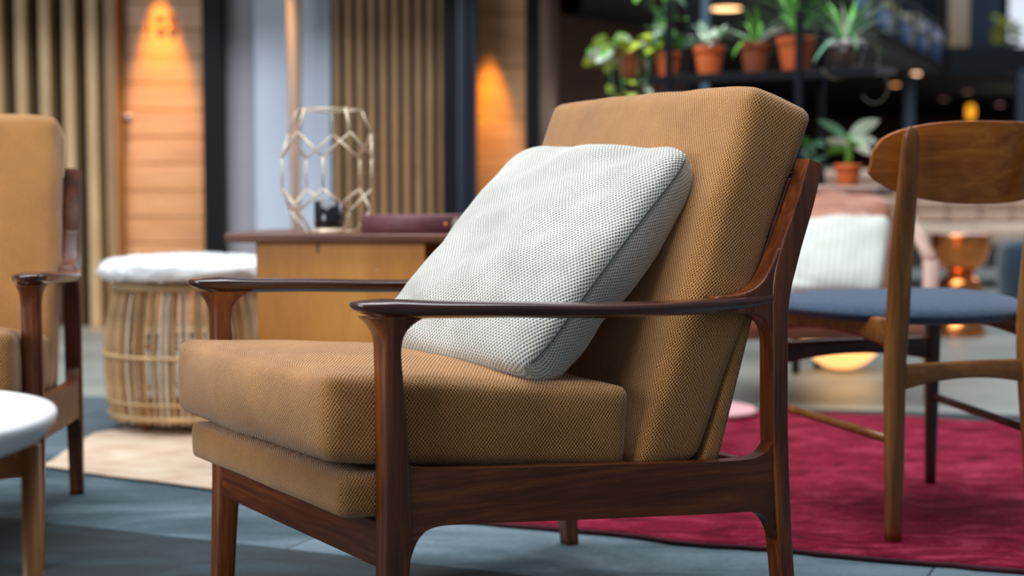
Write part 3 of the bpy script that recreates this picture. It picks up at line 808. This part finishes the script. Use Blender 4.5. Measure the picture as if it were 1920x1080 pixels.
# ================================================================== DINING CHAIR
def make_dining(name, label):
    A0 = Vector((.728, 2.920, .012)); D0 = Vector((.954, 3.494, .012)); C0 = Vector((.572, 3.365, .012)); B0 = Vector((1.036, 3.030, .012))
    o = (A0 + B0 + C0 + D0) / 4; o.z = .012
    root = empty(name, o, 0, label, 'chair')
    L = lambda v: Vector(v) - o
    r = Vector((.30, -.95, 0)).normalized()          # towards the back of the chair
    sd = Vector((.94, .34, 0)).normalized()           # across the chair
    def leg(nm, foot, pts, mat):
        rings = []
        for z, off, offx, wd, dp in catmull(pts, 5):
            c = L(foot) + r * off + sd * offx; c.z = z
            rings.append([c + sd * wd / 2 * x + r * dp / 2 * y for x, y in sup(16, 3.2)])
        return link(nm, loft(rings), mat, root)
    back = [(0, 0, 0, .030, .026), (.15, .002, -.001, .036, .030), (.32, 0, -.002, .040, .036), (.43, .004, 0, .040, .042), (.56, .022, -.004, .040, .036), (.68, .046, -.009, .038, .026), (.762, .062, -.014, .033, .018), (.785, .066, -.015, .016, .010)]
    leg('leg', A0, back, M['teak_z'])
    leg('leg', B0, [(z, a, b - .028 * min(1, z / .4), c, d) for z, a, b, c, d in back], M['teak_z'])
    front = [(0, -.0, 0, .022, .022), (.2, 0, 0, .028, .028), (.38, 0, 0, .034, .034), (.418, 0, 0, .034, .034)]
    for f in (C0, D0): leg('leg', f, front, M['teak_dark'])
    def P(v, z): q = L(v); q.z = z; return q
    for a, b in ((A0, C0), (B0, D0)):
        a_, b_ = P(a, .365), P(b, .395)
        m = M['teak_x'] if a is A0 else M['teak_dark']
        rr = []
        for k in range(13):
            f = k / 12; c = a_.lerp(b_, f); h = .040 + .022 * (abs(2 * f - 1)) ** 2; top = .421 - .030 * (1 - f) * (1 - f) * 0
            c.z = .430 - h / 2 - .004
            rr.append([c + sd * .010 * x + Vector((0, 0, h / 2 * y)) for x, y in sup(12, 4)])
        link('seat_rail', loft(rr), m, root)
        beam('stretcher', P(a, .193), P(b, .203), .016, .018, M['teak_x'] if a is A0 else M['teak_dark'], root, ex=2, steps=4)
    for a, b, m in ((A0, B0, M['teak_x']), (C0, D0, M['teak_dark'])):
        rr = []
        for k in range(17):
            f = k / 16; c = P(a, .32).lerp(P(b, .32), f); e = abs(2 * f - 1) ** 2; h = .034 + .020 * e
            c.z = .320 - .012 * e + .004
            rr.append([c + r * .009 * x + Vector((0, 0, h / 2 * y)) for x, y in sup(12, 4)])
        link('cross_rail', loft(rr), m, root)
    pl = link('dowel_plug', lathe([(.001, 0), (.012, 0), (.013, .004), (.001, .005)], 16), M['dark'], root)
    # seat: domed pad of rounded triangular plan
    cc = (A0 + B0 + C0 + D0) / 4 - r * .015; rings = []
    prof = [(.30, .0), (.80, .0), (.955, .004), (1.0, .014), (.985, .024), (.93, .034), (.80, .044), (.6, .051), (.35, .055), (.08, .057)]
    for kk, z in catmull(prof, 3):
        ring = []
        for j in range(64):
            a = 2 * PI * j / 64; c, s = math.cos(a), math.sin(a)
            n_ = 2.7; rad = (abs(c) ** n_ + abs(s) ** n_) ** (-1 / n_)
            hw = .252 - .028 * (-s * rad); hd = .232
            q = sd * (hw * rad * c * kk) - r * (hd * rad * s * kk)
            v = cc - o + q; v.z = .418 - .012 + z * .98 + .006 * (c * rad) ** 2 * kk
            ring.append(v)
        rings.append(ring)
    link('seat_pad', loft(rings), M['navy'], root)
    # backrest: bent plywood shield
    bc = P((A0 + B0) / 2, .0) + r * .030 + sd * .012
    vs = []; fs = []; NU, NV = 36, 12
    for side in (0, 1):
        for i in range(NU + 1):
            u = -1 + 2 * i / NU
            for j in range(NV + 1):
                v = -1 + 2 * j / NV
                hu = .5 * ((1 - abs(u) ** 3.0)) ** .42 if abs(u) < 1 else 0
                top = .062 * (1 - abs(u) ** 2.4) + .0; bot = -.088 * (1 - u * u) + .0
                zmid = .722
                z = zmid + (top if v > 0 else -bot * -1) * 0
                zt = zmid + .022 + .055 * (1 - abs(u) ** 3.2) ** .5; zb = zmid - .020 - .059 * (1 - abs(u) ** 2.5) ** .72
                z = zb + (zt - zb) * (v + 1) / 2
                x = u * .222
                dep = -.062 * u * u + (.010 if side else 0) + (z - zmid) * .32
                p = bc + sd * x + r * dep; p.z = z
                vs.append(p)
    n1 = (NU + 1) * (NV + 1)
    for i in range(NU):
        for j in range(NV):
            a = i * (NV + 1) + j
            fs.append((a, a + 1, a + NV + 2, a + NV + 1)); fs.append((n1 + a, n1 + a + 1, n1 + a + NV + 2, n1 + a + NV + 1))
    bd = [i * (NV + 1) for i in range(NU + 1)] + [NU * (NV + 1) + j for j in range(1, NV + 1)] + [i * (NV + 1) + NV for i in range(NU - 1, -1, -1)] + [j for j in range(NV - 1, 0, -1)]
    for k in range(len(bd)):
        a, b = bd[k], bd[(k + 1) % len(bd)]; fs.append((a, b, n1 + b, n1 + a))
    link('backrest', mesh(vs, fs), M['backrest'], root, True, .003, 3, 50)
    # plug location on the rail by the right rear leg
    pr = P(B0, .394).lerp(P(D0, .394), .10); pl.location = pr - sd * .010
    pl.rotation_euler = Vector((-.94, -.34, 0)).to_track_quat('Z', 'Y').to_euler()
    return root
M['backrest'] = wood('figured teak veneer', '#864110', '#b0611c', '#cf8030', 'x', rough=.35, streak=26)
make_dining('dining_chair', 'teak dining chair with navy seat and curved backrest, at right')

# ================================================================== LEATHER CHAIR, CUSHION, GLOBE LAMP
lc = empty('easy_chair', (1.08, 5.05, 0), 0, 'dusty pink leather easy chair with slanted wooden arm behind the dining chair', 'armchair')
def lp(px, py, Y): return at(px, py, Y) - Vector((1.08, 5.05, 0))
def hexa(x0, x1, y0, y1, z0, z1, lean=0): return [(x + 0, y + (lean if z == z1 else 0), z) for x in (x0, x1) for y in (y0, y1) for z in (z0, z1)]
cushion('back_cushion', hexa(-.42, .24, .20, .32, .30, .665, .10), (.66, .12, .40), .035, (.01, .03, .01), M['leather'], lc, (30, 8, 24), .022, 2)
link('top_rail', tube([(-.44, .40, .672), (-.1, .405, .686), (.20, .40, .680)], .016, 10), M['pinkwood'], lc)
cushion('seat_cushion', hexa(-.42, .24, -.20, .24, .22, .33), (.66, .44, .11), .03, (.01, .01, .012), M['leather'], lc, (26, 22, 8), .008, 6)
cushion('leather_fold', hexa(-.30, .14, .17, .25, .50, .61, .04), (.44, .07, .12), .03, (.0, .02, .01), M['leather'], lc, (26, 8, 12), .03, 14)
for s, x in ((-1, -.47), (1, .275)):
    fr = beam('arm', (x, .34, .635), (x - .02, -.12, .46), .045, .030, M['pinkwood'], lc, ex=3)
    beam('front_leg', (x - .02, -.13, .0), (x - .02, -.12, .46), .035, .03, M['pinkwood'] if s < 0 else M['pinkwood'], lc, wb=.05, hb=.045, up=(0, 1, 0))
    beam('back_leg', (x, .44, 0), (x, .34, .65), .03, .03, M['teak_dark'], lc, up=(0, 1, 0))
beam('front_rail', (-.48, -.14, .235), (.26, -.14, .235), .025, .06, M['leather'], lc)
cq = at(1478, 540, 4.86); 
cu, _ = make_pillow('cushion', [at(1655, 552, 4.86), at(1440, 556, 4.86), at(1672, 405, 5.10), at(1455, 412, 5.10)], .05, .04, M['palecushion'],
                    'cream ribbed cushion on the pink leather easy chair', 'cushion', 9, n=24, pinch=.02, uvs=(.36, .26))
gl = empty('globe_lamp', (1.255, 5.86, 0), 0, 'warm glowing globe lamp on the floor seen under the dining chair', 'lamp')
link('globe', lathe([(.03, .004)] + [(.155 * math.sin(a), .14 - .137 * math.cos(a)) for a in [.25 + (PI - .26) * k / 18 for k in range(19)]], 32), M['lamp'], gl)
link('foot', lathe([(.045, 0), (.045, .008), (.03, .010)], 20), M['brass'], gl)
pt = bpy.data.lights.new('globe_glow', 'POINT'); pt.energy = 1.6; pt.color = (1, .68, .32); pt.shadow_soft_size = .15
po = bpy.data.objects.new('globe_glow', pt); COL.objects.link(po); po.location = (1.255, 5.62, .2)

# ================================================================== COPPER TABLE, SOFA, POUF
ct = empty('copper_side_table', (X_at(1800, 7.3), 7.3, 0), 0, 'hourglass shaped copper side table before the beige sofa', 'table')
pr = catmull([(.118, .0), (.122, .012), (.112, .05), (.085, .10), (.062, .135), (.088, .170), (.102, .215), (.090, .262), (.056, .290), (.070, .303), (.100, .328), (.124, .370), (.136, .42), (.139, .478)], 4)
link('body', lathe([(.001, .0)] + pr + [(.12, .478), (.001, .474)], 48), M['copper'], ct)
link('top', lathe([(.001, .474), (.130, .474), (.130, .482), (.001, .483)], 40), simple('pale brushed top', '#e6c9be', .3, metal=.4), ct)
so = empty('sofa', (3.60, 11.4, 0), 0, 'long beige sofa with squared tufted back beyond the copper table', 'sofa')
bx('base', -1.35, 1.6, -.55, .45, .14, .30, simple('dark sofa base', '#3a3230', .8), so, .02)
for i in range(3): cushion('seat_cushion', hexa(-1.33 + i * .97, -.37 + i * .97, -.56, .2, .29, .44), (.96, .76, .15), .05, (.0, .01, .012), M['sofa'], so, (14, 12, 6), .005, i)
bx('back_frame', -1.35, 1.6, .25, .45, .28, .84, M['sofa'], so, .03)
for i in range(12):
    for j in range(4):
        x = -1.33 + i * .243; z = .44 + j * .10
        cushion('tuft_pad', hexa(x, x + .243, .12, .28, z, z + .1), (.243, .16, .1), .03, (.0, .03, .0), M['sofa'], so, (7, 4, 5), 0, 0)
for x in (-1.25, 1.5):
    for y in (-.48, .38): beam('leg', (x, y, 0), (x, y, .15), .05, .05, M['dark'], so, up=(0, 1, 0))
tl = empty('teal_pouf', (X_at(1875, 9.3) + .30, 9.35, 0), 0, 'dark teal velvet pouf at the right edge before the sofa', 'pouf')
link('body', lathe([(.001, .02), (.25, .02), (.285, .05), (.295, .2), (.29, .33), (.26, .372), (.19, .385), (.001, .39)], 40), M['teal'], tl)
link('base', lathe([(.001, 0), (.24, 0), (.24, .022), (.001, .022)], 32), M['dark'], tl)

# ================================================================== PLANT RACK
ra = Vector((.375, 6.20, 0)); rb = Vector((1.305, 5.583, 0)); rd = (rb - ra).normalized(); rn = Vector((-rd.y, rd.x, 0))
rk = empty('plant_rack', (ra + rb) / 2, math.atan2(rd.y, rd.x), 'tall black steel rack carrying the potted plants', 'rack')
Lr = (rb - ra).length; h2 = Lr / 2; ZS, ZL = 1.128, .690
for z in (ZS, ZL):
    bx('shelf', -h2, h2, 0, .21, z - .018, z, M['rackshelf'] if 'rackshelf' in M else M.setdefault('rackshelf', simple('dark violet steel shelf', '#4a4852', .5)), rk, .002)
    bx('shelf_edge', -h2, h2, -.006, .004, z - .035, z - .001, M['black'], rk, .002)
def rack_t(px):   # parameter along the rack front where the column px crosses
    lo, hi = 0.0, 1.0
    for _ in range(40):
        m = (lo + hi) / 2; p = ra.lerp(rb, m)
        if 960 + F_PX * p.x / p.y < px: lo = m
        else: hi = m
    return (lo + hi) / 2
for px in (1253, 1495):
    x = -h2 + Lr * rack_t(px)
    bx('post', x - .013, x + .013, -.014, .010, 0, 2.3, M['black'], rk, .002)
    bx('post', x - .013, x + .013, .20, .226, 0, 2.3, M['black'], rk, .002)
struct(bx('column_slim', X_at(1283, 6.9), X_at(1312, 6.9), 6.88, 6.98, 0, 2.6, M['black'], bevel=.004))
struct(bx('column_slim', X_at(1311, 6.86), X_at(1326, 6.86), 6.84, 6.98, 0, 2.6, simple('slate blue steel', '#3d5262', .5), bevel=.004))

def leaf_mesh(L, Wd, droop, mat, n=8, cup=.15, shape=1.0):
    vs = []; fs = []
    for i in range(n + 1):
        t = i / n; w_ = Wd / 2 * math.sin(PI * min(1, t ** shape)) ** .8 + (.0006 if 0 < i < n else 0)
        x = L * t; z = -droop * L * t * t; 
        vs += [(x, -w_, z + cup * w_), (x, 0, z), (x, w_, z + cup * w_)]
    for i in range(n):
        for k in (0, 1):
            a = i * 3 + k; fs.append((a, a + 1, a + 4, a + 3))
    me = bpy.data.meshes.new('leaf'); me.from_pydata(vs, [], fs); me.materials.append(mat)
    for p in me.polygons: p.use_smooth = True
    return me
def pot_mesh(r, h, mat):
    me = lathe([(.001, 0), (r * .66, 0), (r * .70, .004), (r * .90, h * .74), (r * .90, h * .75), (r, h * .76), (r * 1.02, h * .98), (r, h), (r * .90, h), (r * .88, h * .88), (.001, h * .88)], 32)
    me.materials.append(mat); return me
def potted(name, base, r, h, label, potmat, leaves, cat='potted plant', stem=None, group=None):
    root = empty(name, base, 0, label, cat, group)
    link('pot', pot_mesh(r, h, potmat), None, root)
    link('soil', lathe([(.001, h * .885), (r * .87, h * .885), (r * .86, h * .91), (.001, h * .92)], 20), M['soil'], root)
    top = Vector((0, 0, h * .9))
    for (me, az, el, roll, off) in leaves:
        o = link('leaf', me, None, root)
        o.location = top + Vector(off); o.rotation_euler = (roll, -el, az)
    return root
def spray(n, meshes, el0, el1, spread=.01, seed=1, az0=0, az1=2 * PI, hz=0):
    rnd = random.Random(seed); out = []
    for k in range(n):
        az = az0 + (az1 - az0) * (k + rnd.uniform(-.3, .3)) / n
        el = math.radians(rnd.uniform(el0, el1))
        out.append((rnd.choice(meshes), az, el, rnd.uniform(-.3, .3), (spread * math.cos(az), spread * math.sin(az), rnd.uniform(0, hz))))
    return out
def on_shelf(px, zs, back=.12):
    t = rack_t(px); p = ra.lerp(rb, t); p = p + rn * back
    # keep the pixel column
    Y = p.y; return Vector(((px - 960) / F_PX * Y, Y, zs + .0005))
LM = dict(lime=leaf_mesh(.075, .055, .3, M['leaf_lime']), green=leaf_mesh(.075, .05, .35, M['leaf_green']), pale=leaf_mesh(.08, .06, .3, M['leaf_pale']),
          strap=leaf_mesh(.19, .017, 1.0, M['leaf_green']), strapb=leaf_mesh(.21, .022, 1.15, M['leaf_blue']), strapp=leaf_mesh(.16, .015, 1.0, M['leaf_pale']),
          dark=leaf_mesh(.10, .035, .4, M['leaf_dark']), succ=leaf_mesh(.085, .03, .5, M['leaf_blue']), succp=leaf_mesh(.075, .032, .2, M['leaf_pale']),
          longdark=leaf_mesh(.26, .03, 1.0, M['leaf_dark']), blade=leaf_mesh(.19, .03, .5, M['leaf_green']))
# ivy in a hanging basket at the left end
pb = on_shelf(1182, ZS, .06)
iv = potted('potted_ivy', pb, .065, .10, 'trailing lime leaved plant in brown pot at rack left end', M['terracotta_b'],
            spray(16, [LM['lime'], LM['green'], LM['pale'], LM['lime']], -5, 60, .03, 3, hz=.04))
rnd = random.Random(5)
for k in range(26):
    a = rnd.uniform(0, 2 * PI); d = rnd.uniform(.04, .13)
    o = link('leaf', rnd.choice([LM['lime'], LM['pale'], LM['green'], LM['lime']]), None, iv)
    o.location = (-.045 + d * math.cos(a) * .8, d * math.sin(a) * .5 - .03, .08 + rnd.uniform(-.02, .07)); o.rotation_euler = (rnd.uniform(-1, 1), rnd.uniform(-.6, .4), a)
for k, (x0, x1, z1) in enumerate(((-.09, -.07, -.16), (-.05, -.03, -.13), (.02, .01, -.15), (.06, .03, -.12), (.05, .12, .16), (.03, .10, .20))):
    link('vine', tube(catmull([(x0 * .5, -.05, .09), (x0, -.10, .07), ((x0 + x1) / 2, -.11, z1 * .4), (x1, -.10, z1)], 5), .003, 5), M['leaf_dark'], iv)
    for j in range(4):
        f = .45 + .18 * j; o = link('leaf', rnd.choice([LM['green'], LM['lime'], LM['pale']]), None, iv)
        o.scale = (.62,) * 3
        o.location = (x0 + (x1 - x0) * f, -.105, .07 + (z1 - .07) * f); o.rotation_euler = (rnd.uniform(-1, 1), rnd.uniform(-.3, .8), rnd.uniform(0, 6.3))
potted('potted_vine', on_shelf(1250, ZS, .10), .053, .095, 'dark bushy plant in narrow orange pot behind the left rack post', M['terracotta'],
       spray(14, [LM['dark'], LM['green']], 20, 80, .02, 8, hz=.12) + spray(8, [LM['dark'], LM['green']], 10, 80, .03, 18, hz=.26))
potted('potted_succulent', on_shelf(1327, ZS, .10), .062, .108, 'grey green leaved plant in wide terracotta pot, left of the drooping one', M['terracotta'],
       spray(26, [LM['succ'], LM['succp'], LM['succp']], 5, 75, .025, 11, hz=.05))
potted('potted_spider_plant', on_shelf(1413, ZS, .10), .060, .112, 'drooping strap leaved plant in reddish terracotta pot in the rack middle', M['terracotta_b'],
       spray(20, [LM['strapb'], LM['strap'], LM['strapp']], 30, 80, .015, 13))
potted('potted_palm', on_shelf(1488, ZS, .10), .072, .125, 'tall green plant in bright orange pot behind the right rack post', M['terracotta'],
       spray(12, [LM['strap'], LM['longdark'], LM['blade']], 45, 85, .015, 15, hz=.05) + spray(9, [LM['blade'], LM['strap']], 60, 88, .015, 16, hz=.16))
# glass bowl with a pale rim and curling stems
gb = on_shelf(1583, ZS, .10)
bowl = empty('planter_bowl', gb, 0, 'brown glass bowl planter with pale rim and long arching leaves', 'planter')
link('bowl', lathe([(.001, 0), (.045, 0), (.058, .03), (.064, .06), (.066, .085), (.060, .085), (.055, .06), (.001, .02)], 32), simple('brown smoked glass', '#3a2c26', .2, coat=.5), bowl)
link('rim', lathe([(.062, .080), (.072, .082), (.074, .100), (.066, .102), (.060, .092)], 32), simple('pale ceramic rim', '#b8b4ae', .5), bowl)
for (me, az, el, roll, off) in spray(22, [LM['strap'], LM['strapb'], LM['strapp'], LM['longdark']], 25, 85, .02, 21) + spray(10, [LM['blade'], LM['strapp']], 55, 88, .02, 25):
    o = link('leaf', me, None, bowl); o.location = Vector((0, 0, .09)) + Vector(off); o.rotation_euler = (roll, -el, az); o.scale = (1.0, .75, 1.0)
for k, (r_, dx, dz) in enumerate(((.06, -.05, .03), (.045, .06, .04), (.05, .09, -.07))):
    link('tendril', tube([(dx + r_ * math.cos(a), -.06, dz + r_ * 1.2 * math.sin(a)) for a in [-2.6 + .28 * j for j in range(19)]], .0028, 5), simple('dry tendril', '#5d5848', .8), bowl)
# hanging vine at the top of the rack
hv = empty('hanging_plant', at(1222, -20, 6.1), 0, 'sprig of green leaves hanging into view above the rack', 'plant')
link('stem', tube([(0, 0, .25), (.01, 0, .1), (.0, -.01, -.08)], .004, 6), M['stem'], hv)
link('leaf_cluster', leaf_mesh(.06, .05, .2, M['leaf_green']), None, hv)
for k in range(12):
    o = link('leaf', rnd.choice([LM['green'], LM['dark'], LM['green']]), None, hv); o.location = (rnd.uniform(-.03, .08), rnd.uniform(-.04, .04), rnd.uniform(-.08, .1)); o.rotation_euler = (rnd.uniform(-1, 1), rnd.uniform(-1, 1), rnd.uniform(0, 6.3))
# leafy plant on the lower shelf
pq = on_shelf(1588, ZL, .10)
big = {k: leaf_mesh(l, w_, d, M[m], 10) for k, (l, w_, d, m) in dict(a=(.125, .058, .25, 'leaf_pale'), b=(.145, .036, .35, 'leaf_blue'), c=(.105, .052, .3, 'leaf_pale'), d=(.085, .042, .25, 'leaf_green')).items()}
lf = empty('leafy_plant', pq, 0, 'broad pale leaved plant in small terracotta pot on the lower shelf', 'potted plant')
link('pot', pot_mesh(.050, .088, M['terracotta']), None, lf)
link('soil', lathe([(.001, .077), (.043, .077), (.001, .08)], 16), M['soil'], lf)
link('stem', tube([(0, 0, .07), (.003, 0, .13), (.0, 0, .19)], [.016, .014, .009], 10), M['stem'], lf)
for (m, az, el, z, roll) in (('a', -.12, 38, .185, -1.0), ('b', PI + .1, 42, .175, -.9), ('c', -.25, 12, .165, -.95), ('d', PI, 8, .14, -.9), ('c', PI + .3, 30, .145, -.7), ('d', -1.2, 20, .15, -.5),
                             ('c', -.5, -18, .17, -1.0), ('d', 1.5, 35, .17, 0), ('d', PI - .3, -10, .155, -.8), ('b', 2.4, 50, .17, 0)):
    o = link('leaf', big[m], None, lf); o.location = (0, -.005, z)
    o.rotation_euler = (roll if math.cos(az) > 0 else -roll, -math.radians(el), az)
potted('shelf_fern', on_shelf(1517, ZL, .14), .040, .07, 'small bluish fern on the lower shelf beside the chair back', M['terracotta_b'],
       spray(16, [LM['succ'], LM['green'], LM['succ']], 20, 85, .01, 31, hz=.10))
# planters and shrub on the gallery edge
for k, (px, py, c) in enumerate(((1658, 30, '#d8c890'), (1706, 52, '#c8bca8'), (1744, 72, '#bab4c0'))):
    s = (0, 0, 0); Yk = (14.3 + (px - 1560) / 205 * 7.1)
    p = at(px, py, Yk); gp = empty('gallery_planter', (p.x, p.y, 2.631), 0, ['long yellowish', 'sandy grey', 'pale lilac'][k] + ' planter box on the gallery edge, ' + ['nearest', 'middle', 'furthest'][k] + ' of the three', 'planter', 'planters on the gallery edge')
    bb = bx('trough', -.30, .30, -.12, .12, 0, .16 + .05 * k, simple('planter stone', c, .8, var=.15), gp, .01)
    bb.rotation_euler = (0, 0, math.atan2(gd.y, gd.x))
gs = empty('gallery_shrub', (at(1888, 60, 22.0).x, 22.0, 2.631), 0, 'yellow green potted shrub against the bright upper window', 'potted plant')
link('pot', pot_mesh(.13, .12, simple('grey pot', '#5a6068', .7)), None, gs)
big2 = leaf_mesh(.22, .14, .3, leafm('yellow leaf', '#a8a83a'), 6)
for k in range(16):
    o = link('leaf', big2, None, gs); o.location = (rnd.uniform(-.1, .1), rnd.uniform(-.1, .1), .12 + rnd.uniform(.0, .35)); o.rotation_euler = (rnd.uniform(-1, 1), rnd.uniform(-1, .5), rnd.uniform(0, 6.3))

SC.cycles.use_denoising = True
SC.cycles.max_bounces = 8
